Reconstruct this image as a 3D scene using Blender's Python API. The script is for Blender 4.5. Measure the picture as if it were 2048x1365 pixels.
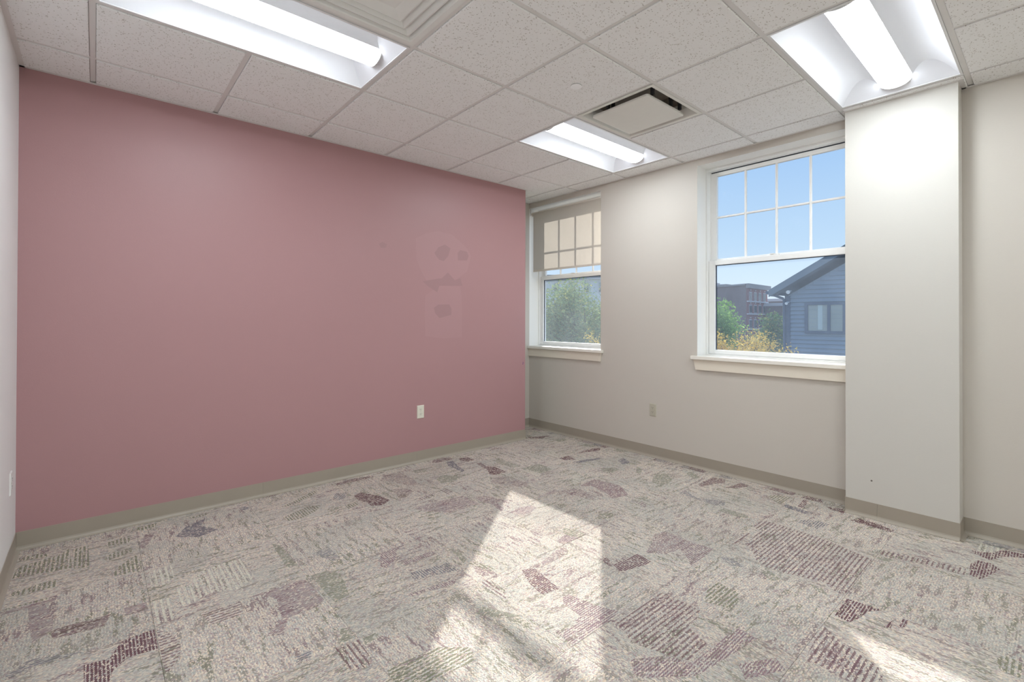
import bpy, math, random
from mathutils import Vector, Matrix
random.seed(7)
scene = bpy.context.scene
for o in list(bpy.data.objects): bpy.data.objects.remove(o)
COL = scene.collection

# ------------------------------------------------------------------ camera, world, sun, exposure
ZC = 1.2586
F_PX, CX, HY = 955.85, 1036.77, 634.78
YAW, PITCH, ROLL = math.radians(48.5134), math.radians(0.3369), math.radians(-0.1231)
f0 = Vector((math.cos(YAW), math.sin(YAW), 0)); r0 = Vector((math.sin(YAW), -math.cos(YAW), 0)); u0 = Vector((0, 0, 1))
u1 = u0*math.cos(PITCH) - f0*math.sin(PITCH); f1 = f0*math.cos(PITCH) + u0*math.sin(PITCH)
r2 = r0*math.cos(ROLL) - u1*math.sin(ROLL); u2 = u1*math.cos(ROLL) + r0*math.sin(ROLL)
cam = bpy.data.cameras.new('camera'); cam_o = bpy.data.objects.new('camera', cam); COL.objects.link(cam_o)
m = Matrix.Identity(4)
for i in range(3):
    m[i][0] = r2[i]; m[i][1] = u2[i]; m[i][2] = -f1[i]
m[2][3] = ZC
cam_o.matrix_world = m
cam.sensor_fit = 'HORIZONTAL'; cam.sensor_width = 36.0; cam.lens = 36.0*F_PX/2048
cam.shift_x = (1024-CX)/2048; cam.shift_y = (HY-682.5)/2048
cam.clip_start = 0.02; cam.clip_end = 600
scene.camera = cam_o

SUN_AZ, SUN_EL = math.radians(38.8), math.radians(26.0)
world = bpy.data.worlds.new('world'); scene.world = world; world.use_nodes = True
nt = world.node_tree; nt.nodes.clear()
tc = nt.nodes.new('ShaderNodeTexCoord'); sp = nt.nodes.new('ShaderNodeSeparateXYZ'); rp = nt.nodes.new('ShaderNodeValToRGB')
bg = nt.nodes.new('ShaderNodeBackground'); wo = nt.nodes.new('ShaderNodeOutputWorld')
nt.links.new(tc.outputs['Generated'], sp.inputs[0]); nt.links.new(sp.outputs['Z'], rp.inputs[0])
nt.links.new(rp.outputs[0], bg.inputs[0]); nt.links.new(bg.outputs[0], wo.inputs[0])
e = rp.color_ramp.elements
e[0].position = 0.0; e[0].color = (0.78, 0.88, 0.96, 1)
e[1].position = 1.0; e[1].color = (0.16, 0.34, 0.72, 1)
for p_, c_ in ((0.05, (0.72, 0.85, 0.97, 1)), (0.14, (0.56, 0.76, 0.97, 1)), (0.30, (0.40, 0.62, 0.93, 1))):
    q = e.new(p_); q.color = c_
bg.inputs[1].default_value = 1.0

sun = bpy.data.lights.new('sun', 'SUN'); sun.energy = 8.3; sun.angle = math.radians(0.7); sun.color = (1.0, 0.97, 0.92)
sun_o = bpy.data.objects.new('sun', sun); COL.objects.link(sun_o)
sd = Vector((math.cos(SUN_AZ)*math.cos(SUN_EL), math.sin(SUN_AZ)*math.cos(SUN_EL), math.sin(SUN_EL)))
sun_o.rotation_euler = sd.to_track_quat('Z', 'Y').to_euler(); sun_o.location = sd*60

scene.view_settings.view_transform = 'Standard'; scene.view_settings.look = 'None'
scene.view_settings.gamma = 1.0; scene.view_settings.exposure = 0.0; scene.view_settings.use_curve_mapping = False
LAMP_DOWN, LAMP_SIDE = 82.0, 8.0

# ------------------------------------------------------------------ room numbers (metres; camera stands at x=0 y=0)
ZCEIL = 2.637
LX, WX = -0.3198, 3.8512          # left wall, window wall
PY, RY, EX = 3.7475, 4.1606, 3.4113   # purple wall face, recess end wall, end of purple wall
BY = -1.75                        # wall behind the camera
CX0, CY0, CY1 = 3.7064, 0.3783, 0.9339  # pier
G = 0.6096; GX0, GY0 = -0.0193, 0.9471  # ceiling grid
W1 = dict(y0=3.09, y1=4.16, g0=3.13, g1=4.10); W2 = dict(y0=0.955, y1=2.047, g0=1.005, g1=1.977)
WZ0, WZ1 = 0.925, 2.580
GROUND = -5.0

# ------------------------------------------------------------------ helpers
def lin(r, g, b):
    return tuple(((c/255)/12.92 if c/255 <= 0.04045 else ((c/255+0.055)/1.055)**2.4) for c in (r, g, b)) + (1,)

class MB:
    def __init__(s): s.v = []; s.f = []; s.m = []
    def poly(s, pts, mat=0):
        n = len(s.v); s.v += [tuple(p) for p in pts]; s.f.append(tuple(range(n, n+len(pts)))); s.m.append(mat)
    def box(s, x0, x1, y0, y1, z0, z1, mat=0):
        n = len(s.v)
        s.v += [(x0,y0,z0),(x1,y0,z0),(x1,y1,z0),(x0,y1,z0),(x0,y0,z1),(x1,y0,z1),(x1,y1,z1),(x0,y1,z1)]
        for q in ((3,2,1,0),(4,5,6,7),(0,1,5,4),(1,2,6,5),(2,3,7,6),(3,0,4,7)):
            s.f.append(tuple(n+i for i in q)); s.m.append(mat)
        return s
    def prism(s, pts, d, mat=0):
        """pts: closed 3D polygon, d: extrusion vector"""
        n = len(s.v); k = len(pts); d = Vector(d)
        s.v += [tuple(p) for p in pts] + [tuple(Vector(p)+d) for p in pts]
        s.f.append(tuple(range(n+k-1, n-1, -1))); s.f.append(tuple(range(n+k, n+2*k))); s.m += [mat, mat]
        for i in range(k):
            j = (i+1) % k; s.f.append((n+i, n+j, n+k+j, n+k+i)); s.m.append(mat)
        return s
    def sheet(s, a, b, mat=0):
        """strip between two polylines"""
        n = len(s.v); k = len(a); s.v += [tuple(p) for p in a] + [tuple(p) for p in b]
        for i in range(k-1): s.f.append((n+i, n+i+1, n+k+i+1, n+k+i)); s.m.append(mat)
        return s
    def tube(s, p, q, r, r2=None, n=8, mat=0):
        p = Vector(p); q = Vector(q); r2 = r if r2 is None else r2; d = (q-p).normalized()
        a = d.orthogonal().normalized(); b = d.cross(a); k = len(s.v)
        for c, rr in ((p, r), (q, r2)):
            for i in range(n):
                t = 2*math.pi*i/n; s.v.append(tuple(c + (a*math.cos(t)+b*math.sin(t))*rr))
        for i in range(n):
            j = (i+1) % n; s.f.append((k+i, k+j, k+n+j, k+n+i)); s.m.append(mat)
        s.f.append(tuple(range(k+n-1, k-1, -1))); s.f.append(tuple(range(k+n, k+2*n))); s.m += [mat, mat]
        return s
    def mesh(s, name, mats):
        me = bpy.data.meshes.new(name); me.from_pydata(s.v, [], s.f)
        for x in (mats if isinstance(mats, (list, tuple)) else [mats]): me.materials.append(x)
        me.polygons.foreach_set('material_index', s.m); me.update(); return me
    def build(s, name, mats, parent=None, smooth=False, bevel=0, fix=True):
        me = s.mesh(name, mats)
        if fix:
            import bmesh
            bm = bmesh.new(); bm.from_mesh(me); bmesh.ops.recalc_face_normals(bm, faces=bm.faces); bm.to_mesh(me); bm.free()
        o = bpy.data.objects.new(name, me); COL.objects.link(o)
        if parent: o.parent = parent
        if smooth:
            for p in me.polygons: p.use_smooth = True
        if bevel:
            b = o.modifiers.new('bevel', 'BEVEL'); b.width = bevel; b.segments = 2; b.limit_method = 'ANGLE'
        return o

def tag(o, label, cat, group=None, kind=None):
    o['label'] = label; o['category'] = cat
    if group: o['group'] = group
    if kind: o['kind'] = kind
    return o
def empty(name, loc=(0, 0, 0)):
    o = bpy.data.objects.new(name, None); COL.objects.link(o); o.location = loc; o.empty_display_size = 0.1
    return o
def copy_tree(o, parent=None):
    c = o.copy(); COL.objects.link(c); c.parent = parent
    for ch in [x for x in bpy.data.objects if x.parent == o]: copy_tree(ch, c)
    return c

# ------------------------------------------------------------------ materials
def new_mat(name):
    M = bpy.data.materials.new(name); M.use_nodes = True; t = M.node_tree; t.nodes.clear()
    out = t.nodes.new('ShaderNodeOutputMaterial'); return M, t, out
def N(t, kind, **kw):
    n = t.nodes.new('ShaderNode'+kind)
    for k, v in kw.items(): setattr(n, k, v)
    return n
def val(t, op, a, b=None, c=None):
    n = N(t, 'Math', operation=op)
    for i, x in enumerate((a, b, c)):
        if x is None: continue
        if isinstance(x, (int, float)): n.inputs[i].default_value = x
        else: t.links.new(x, n.inputs[i])
    return n.outputs[0]
def mixc(t, fac, a, b):
    n = N(t, 'Mix', data_type='RGBA')
    if isinstance(fac, (int, float)): n.inputs[0].default_value = fac
    else: t.links.new(fac, n.inputs[0])
    for i, x in ((6, a), (7, b)):
        if isinstance(x, tuple): n.inputs[i].default_value = x
        else: t.links.new(x, n.inputs[i])
    return n.outputs[2]
def pos(t, scale=(1, 1, 1), rot=0):
    g = N(t, 'NewGeometry'); mp = N(t, 'Mapping'); mp.inputs['Scale'].default_value = scale; mp.inputs['Rotation'].default_value = (0, 0, rot)
    t.links.new(g.outputs['Position'], mp.inputs[0]); return mp.outputs[0]
def noise(t, vec, scale, detail=2, rough=0.5):
    n = N(t, 'TexNoise'); n.inputs['Scale'].default_value = scale; n.inputs['Detail'].default_value = detail; n.inputs['Roughness'].default_value = rough
    t.links.new(vec, n.inputs['Vector']); return n
def ramp(t, fac, stops, mode='LINEAR'):
    r = N(t, 'ValToRGB'); r.color_ramp.interpolation = mode; el = r.color_ramp.elements
    el[0].position, el[0].color = stops[0]; el[1].position, el[1].color = stops[-1]
    for p_, c_ in stops[1:-1]:
        q = el.new(p_); q.color = c_
    t.links.new(fac, r.inputs[0]); return r.outputs[0]
def bsdf(t, out, color, rough=0.6, spec=0.4, bump=None, bump_d=0.0005, metal=0.0):
    b = N(t, 'BsdfPrincipled'); b.inputs['Roughness'].default_value = rough; b.inputs['Specular IOR Level'].default_value = spec; b.inputs['Metallic'].default_value = metal
    if isinstance(color, tuple): b.inputs['Base Color'].default_value = color
    else: t.links.new(color, b.inputs['Base Color'])
    if bump is not None:
        bp = N(t, 'Bump'); bp.inputs['Strength'].default_value = 1.0; bp.inputs['Distance'].default_value = bump_d
        t.links.new(bump, bp.inputs['Height']); t.links.new(bp.outputs[0], b.inputs['Normal'])
    t.links.new(b.outputs[0], out.inputs[0]); return b
def paint(name, rgb, rough=0.55, spec=0.35, var=0.03, bump=0.0003, scale=180):
    M, t, out = new_mat(name); p = pos(t)
    c = mixc(t, noise(t, p, 1.3, 3).outputs[0], tuple(x*(1-var) for x in rgb[:3])+(1,), tuple(min(1, x*(1+var)) for x in rgb[:3])+(1,))
    bsdf(t, out, c, rough, spec, noise(t, p, scale, 2).outputs[0] if bump else None, bump); return M
def plain(name, rgb, rough=0.5, spec=0.4, metal=0.0, var=0.04, scale=20):
    M, t, out = new_mat(name); p = pos(t)
    c = mixc(t, noise(t, p, scale, 2).outputs[0], tuple(x*(1-var) for x in rgb[:3])+(1,), tuple(min(1, x*(1+var)) for x in rgb[:3])+(1,))
    bsdf(t, out, c, rough, spec, None, 0, metal); return M

PURPLE = (0.440, 0.252, 0.260, 1)
M_purple = paint('mauve_wall_paint', PURPLE, 0.40, 0.32, 0.015)
M_touch = paint('lighter_mauve_touch_up', (0.452, 0.262, 0.271, 1), 0.5, 0.4, 0.02)
M_touchd = paint('darker_mauve_touch_up', (0.398, 0.230, 0.239, 1), 0.5, 0.4, 0.02)
M_cream = paint('cream_wall_paint', (0.605, 0.56, 0.50, 1), 0.5, 0.35, 0.012)
M_cream2 = paint('pale_cream_pier_paint', (0.63, 0.605, 0.555, 1), 0.5, 0.35, 0.012)
M_white = paint('white_wall_paint', (0.86, 0.855, 0.84, 1), 0.5, 0.35, 0.012)
M_reveal = paint('skylit_window_reveal', (0.88, 0.87, 0.83, 1), 0.4, 0.4, 0.01, 0)  # whiter than the wall paint: skylight on the jambs put into the colour
M_stool = paint('cream_gloss_trim', (0.86, 0.82, 0.74, 1), 0.35, 0.45, 0.015, 0)
M_apron = paint('tan_apron_trim', (0.78, 0.71, 0.60, 1), 0.45, 0.4, 0.015, 0)
M_vinyl = plain('white_vinyl_window', (0.87, 0.87, 0.85, 1), 0.35, 0.4, 0, 0.02)
M_gasket = plain('dark_window_gasket', (0.05, 0.06, 0.08, 1), 0.6, 0.3)
M_base = plain('taupe_vinyl_base', (0.37, 0.325, 0.265, 1), 0.38, 0.5, 0, 0.03, 8)
M_tee = plain('grid_white_metal', (0.76, 0.74, 0.72, 1), 0.4, 0.4, 0, 0.02)
M_reflect = plain('white_reflector_enamel', (0.84, 0.85, 0.88, 1), 0.45, 0.4, 0, 0.01)
M_fixt = plain('white_fixture_frame', (0.80, 0.80, 0.80, 1), 0.4, 0.4, 0, 0.01)
M_diff = plain('white_diffuser_enamel', (0.80, 0.80, 0.77, 1), 0.4, 0.4, 0, 0.02)
M_vent = plain('off_white_return_enamel', (0.78, 0.77, 0.72, 1), 0.42, 0.4, 0, 0.02)
M_plenum = plain('dark_plenum_metal', (0.40, 0.36, 0.31, 1), 0.7, 0.3, 0, 0.2)
M_bracket = plain('dark_grey_bracket', (0.05, 0.05, 0.05, 1), 0.5, 0.4)
M_outlet = plain('ivory_outlet_plastic', (0.78, 0.75, 0.64, 1), 0.35, 0.45, 0, 0.02)
M_outlet2 = plain('tan_outlet_plastic', (0.50, 0.47, 0.38, 1), 0.35, 0.45, 0, 0.02)
M_outlet3 = plain('white_outlet_plastic', (0.80, 0.80, 0.77, 1), 0.35, 0.45, 0, 0.02)
M_slot = plain('outlet_slot_dark', (0.06, 0.05, 0.04, 1), 0.6, 0.2)
M_screw = plain('plate_screw_metal', (0.45, 0.43, 0.38, 1), 0.4, 0.5, 0.6)
M_disc = plain('bright_white_cover', (0.96, 0.96, 0.96, 1), 0.3, 0.5, 0, 0.005)
M_mark = plain('violet_scuff', (0.17, 0.06, 0.22, 1), 0.7, 0.2)
M_hole = plain('nail_hole_grey', (0.18, 0.16, 0.14, 1), 0.9, 0.1)
M_slab = plain('concrete_slab', (0.35, 0.34, 0.33, 1), 0.9, 0.2)

def emit(name, rgb, s):
    M, t, out = new_mat(name); em = N(t, 'Emission'); em.inputs[0].default_value = rgb+(1,); em.inputs[1].default_value = s
    t.links.new(em.outputs[0], out.inputs[0]); return M
M_lamp_d = emit('lamp_lens_underside', (0.875, 0.955, 1.0), LAMP_DOWN)
M_lamp_s = emit('lamp_lens_flank', (0.87, 0.93, 1.0), LAMP_SIDE)

# mineral-fibre ceiling tile: pale board with pin holes and short fissures
M_tile, t, out = new_mat('fissured_ceiling_tile')
p = pos(t); n1 = noise(t, p, 95, 2, 0.6).outputs[0]; n2 = noise(t, p, 9, 2).outputs[0]
vo = N(t, 'TexVoronoi'); vo.inputs['Scale'].default_value = 62; vo.inputs['Randomness'].default_value = 1.0; t.links.new(p, vo.inputs['Vector'])
hole = val(t, 'LESS_THAN', vo.outputs['Distance'], 0.15)
fis = val(t, 'GREATER_THAN', n1, 0.65)
k = val(t, 'MAXIMUM', val(t, 'MULTIPLY', hole, 0.9), val(t, 'MULTIPLY', fis, 0.55))
base = mixc(t, n2, (0.89, 0.89, 0.88, 1), (0.925, 0.925, 0.92, 1))
bsdf(t, out, mixc(t, k, base, (0.40, 0.36, 0.31, 1)), 0.9, 0.1, val(t, 'SUBTRACT', 1.0, k), 0.0012)

# glass: clear, and dusty for the lower sashes
def glass(name, dust, tint=(0.66, 0.80, 1.0, 1)):
    M, t, out = new_mat(name)
    tr = N(t, 'BsdfTransparent'); tr.inputs[0].default_value = (0.97, 0.985, 1.0, 1)
    gl = N(t, 'BsdfGlossy'); gl.inputs['Roughness'].default_value = 0.03; gl.inputs[0].default_value = (1, 1, 1, 1)
    lw = N(t, 'LayerWeight'); lw.inputs[0].default_value = 0.12
    mx = N(t, 'MixShader'); t.links.new(val(t, 'MULTIPLY', lw.outputs['Fresnel'], 0.10), mx.inputs[0]); t.links.new(tr.outputs[0], mx.inputs[1]); t.links.new(gl.outputs[0], mx.inputs[2])
    res = mx.outputs[0]
    if dust:
        tl = N(t, 'BsdfTranslucent'); tl.inputs[0].default_value = tint
        df = N(t, 'BsdfDiffuse'); df.inputs[0].default_value = tint
        md = N(t, 'MixShader'); md.inputs[0].default_value = 0.35; t.links.new(tl.outputs[0], md.inputs[1]); t.links.new(df.outputs[0], md.inputs[2])
        n = noise(t, pos(t, (1, 1, 0.7)), 5, 4, 0.6).outputs[0]
        fac = val(t, 'MULTIPLY', val(t, 'ADD', val(t, 'MULTIPLY', n, 0.9), 0.55), dust)
        m2 = N(t, 'MixShader'); t.links.new(fac, m2.inputs[0]); t.links.new(res, m2.inputs[1]); t.links.new(md.outputs[0], m2.inputs[2]); res = m2.outputs[0]
    t.links.new(res, out.inputs[0]); return M
M_glass = glass('clear_window_glass', 0.0)
M_glass_d = glass('dusty_window_glass', 0.10)
M_glass_h = glass('hazy_window_glass', 0.15, (0.80, 0.90, 0.95, 1))

# roller shade: woven beige translucent cloth
M_shade, t, out = new_mat('beige_shade_cloth')
p = pos(t, (1, 1, 1)); nw = noise(t, pos(t, (1, 260, 30)), 1.0, 2).outputs[0]
c = mixc(t, nw, (0.70, 0.64, 0.56, 1), (0.80, 0.74, 0.66, 1))
df = N(t, 'BsdfDiffuse'); tl = N(t, 'BsdfTranslucent'); t.links.new(c, df.inputs[0]); tl.inputs[0].default_value = (0.80, 0.77, 0.72, 1)
ad = N(t, 'MixShader'); ad.inputs[0].default_value = 0.5; t.links.new(df.outputs[0], ad.inputs[1]); t.links.new(tl.outputs[0], ad.inputs[2]); t.links.new(ad.outputs[0], out.inputs[0])
M_shade_solid = plain('beige_shade_tube', (0.72, 0.66, 0.58, 1), 0.7, 0.2, 0, 0.03)

# carpet: looped multi-colour yarn rows; each inlay colour is yarn of another dye in rows
def carpet(name, axis, col=None, pitch=0.012, duty=0.5, strength=1.0):
    """axis 'x': yarn rows run along world x"""
    M, t, out = new_mat(name)
    rot = 0.0 if axis == 'x' else math.pi/2
    p = pos(t, (1, 1, 0), rot)
    sep = N(t, 'SeparateXYZ'); t.links.new(p, sep.inputs[0])
    zig = val(t, 'MULTIPLY', val(t, 'SINE', val(t, 'MULTIPLY', sep.outputs[0], 2*math.pi/0.013)), 0.0011)
    row = val(t, 'ADD', sep.outputs[1], zig)
    cmb = N(t, 'CombineXYZ'); t.links.new(sep.outputs[0], cmb.inputs[0]); t.links.new(row, cmb.inputs[1])
    mp = N(t, 'Mapping'); mp.inputs['Scale'].default_value = (120, 235, 1); t.links.new(cmb.outputs[0], mp.inputs[0])
    vo = N(t, 'TexVoronoi'); vo.inputs['Scale'].default_value = 1.0; vo.inputs['Randomness'].default_value = 0.8; t.links.new(mp.outputs[0], vo.inputs['Vector'])
    sc = N(t, 'SeparateColor'); t.links.new(vo.outputs['Color'], sc.inputs[0])
    yarn = ramp(t, sc.outputs[0], [(0.0, lin(210, 195, 174)), (0.30, lin(198, 184, 166)), (0.50, lin(188, 182, 172)), (0.66, lin(172, 168, 160)), (0.78, lin(196, 174, 150)), (0.88, lin(162, 140, 138)), (1.0, lin(140, 140, 138))], 'CONSTANT')
    gp = pos(t, (1, 1, 0))
    big = noise(t, gp, 3.2, 2).outputs[0]; big2 = noise(t, gp, 5.5, 2).outputs['Color']
    s2 = N(t, 'SeparateColor'); t.links.new(big2, s2.inputs[0])
    yarn = mixc(t, val(t, 'MULTIPLY', val(t, 'GREATER_THAN', sc.outputs[1], 0.72), s2.outputs[0]), yarn, lin(150, 124, 128))
    yarn = mixc(t, val(t, 'MULTIPLY', val(t, 'GREATER_THAN', sc.outputs[2], 0.66), big), yarn, lin(152, 158, 154))
    oi = N(t, 'ObjectInfo')
    hs = N(t, 'HueSaturation'); hs.inputs['Saturation'].default_value = 0.85
    soft = noise(t, pos(t, (1, 1, 0), 0.6), 2.1, 3, 0.6).outputs[0]
    t.links.new(val(t, 'ADD', val(t, 'MULTIPLY', val(t, 'SUBTRACT', oi.outputs['Random'], 0.5), 0.14), val(t, 'ADD', 0.86, val(t, 'MULTIPLY', soft, 0.5))), hs.inputs['Value'])
    t.links.new(yarn, hs.inputs['Color']); yarn = hs.outputs[0]
    yarn = mixc(t, val(t, 'MULTIPLY', val(t, 'GREATER_THAN', noise(t, pos(t, (1, 1, 0), 0.3), 2.7, 1).outputs[0], 0.56), 0.22), yarn, lin(166, 170, 162))
    stm = N(t, 'Mapping'); stm.inputs['Scale'].default_value = (7, 34, 1); t.links.new(cmb.outputs[0], stm.inputs[0])
    stn = noise(t, stm.outputs[0], 1.0, 3, 0.6)
    tint = ramp(t, noise(t, pos(t, (1, 1, 0), 1.1), 3.6, 1).outputs[0], [(0.36, lin(124, 100, 106)), (0.50, lin(142, 136, 124)), (0.62, lin(116, 116, 96))])
    yarn = mixc(t, val(t, 'MULTIPLY', val(t, 'MULTIPLY', val(t, 'GREATER_THAN', stn.outputs[0], 0.545), val(t, 'GREATER_THAN', sc.outputs[2], 0.35)), 0.72), yarn, tint)
    rw = val(t, 'MULTIPLY', val(t, 'GREATER_THAN', val(t, 'SINE', val(t, 'MULTIPLY', row, 2*math.pi/0.0095)), 0.55), 0.20)
    yarn = mixc(t, rw, yarn, lin(112, 102, 98))
    h = vo.outputs['Distance']
    if col:
        if pitch:
            st = val(t, 'GREATER_THAN', val(t, 'FRACT', val(t, 'MULTIPLY', row, 1/pitch)), 1-duty)
        else:
            st = val(t, 'GREATER_THAN', sc.outputs[1], 0.12)
        gap = val(t, 'GREATER_THAN', noise(t, pos(t, (1, 1, 0)), 46, 2).outputs[0], 0.34)
        spk = val(t, 'GREATER_THAN', sc.outputs[2], 0.15)
        fac = val(t, 'MULTIPLY', val(t, 'MULTIPLY', st, gap), val(t, 'MULTIPLY', spk, strength))
        dark = mixc(t, sc.outputs[0], tuple(x*0.8 for x in col[:3])+(1,), tuple(x*1.25 for x in col[:3])+(1,))
        yarn = mixc(t, fac, yarn, dark)
    bsdf(t, out, yarn, 0.95, 0.1, val(t, 'SUBTRACT', 1.0, h), 0.0022); return M
CARPET = {}
COLS = {'p': (lin(104, 74, 80), 0.0110, 0.66, 0.95), 'm': (lin(128, 102, 110), 0.0105, 0.55, 0.85), 'w': (lin(110, 82, 88), 0.0200, 0.40, 0.78),
        'g': (lin(122, 122, 102), 0.0170, 0.55, 0.85), 's': (lin(112, 110, 118), 0.0130, 0.55, 0.85), 'l': (lin(206, 202, 186), 0.0230, 0.40, 0.85)}
SOLID = {'p': (lin(102, 74, 78), 0.9), 'm': (lin(136, 112, 116), 0.75), 'g': (lin(132, 132, 116), 0.75), 's': (lin(112, 108, 116), 0.88)}
def cmat(key):
    if key not in CARPET:
        if key == 'bx' or key == 'by': CARPET[key] = carpet('carpet_yarn_rows_'+key[1], key[1])
        elif key[1] == 's': c_, s_ = SOLID[key[0]]; CARPET[key] = carpet('carpet_solid_'+key, 'x', c_, 0, 1, s_)
        else: c_, pt_, d_, s_ = COLS[key[0]]; CARPET[key] = carpet('carpet_inlay_'+key, key[1], c_, pt_, d_, s_)
    return CARPET[key]

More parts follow.
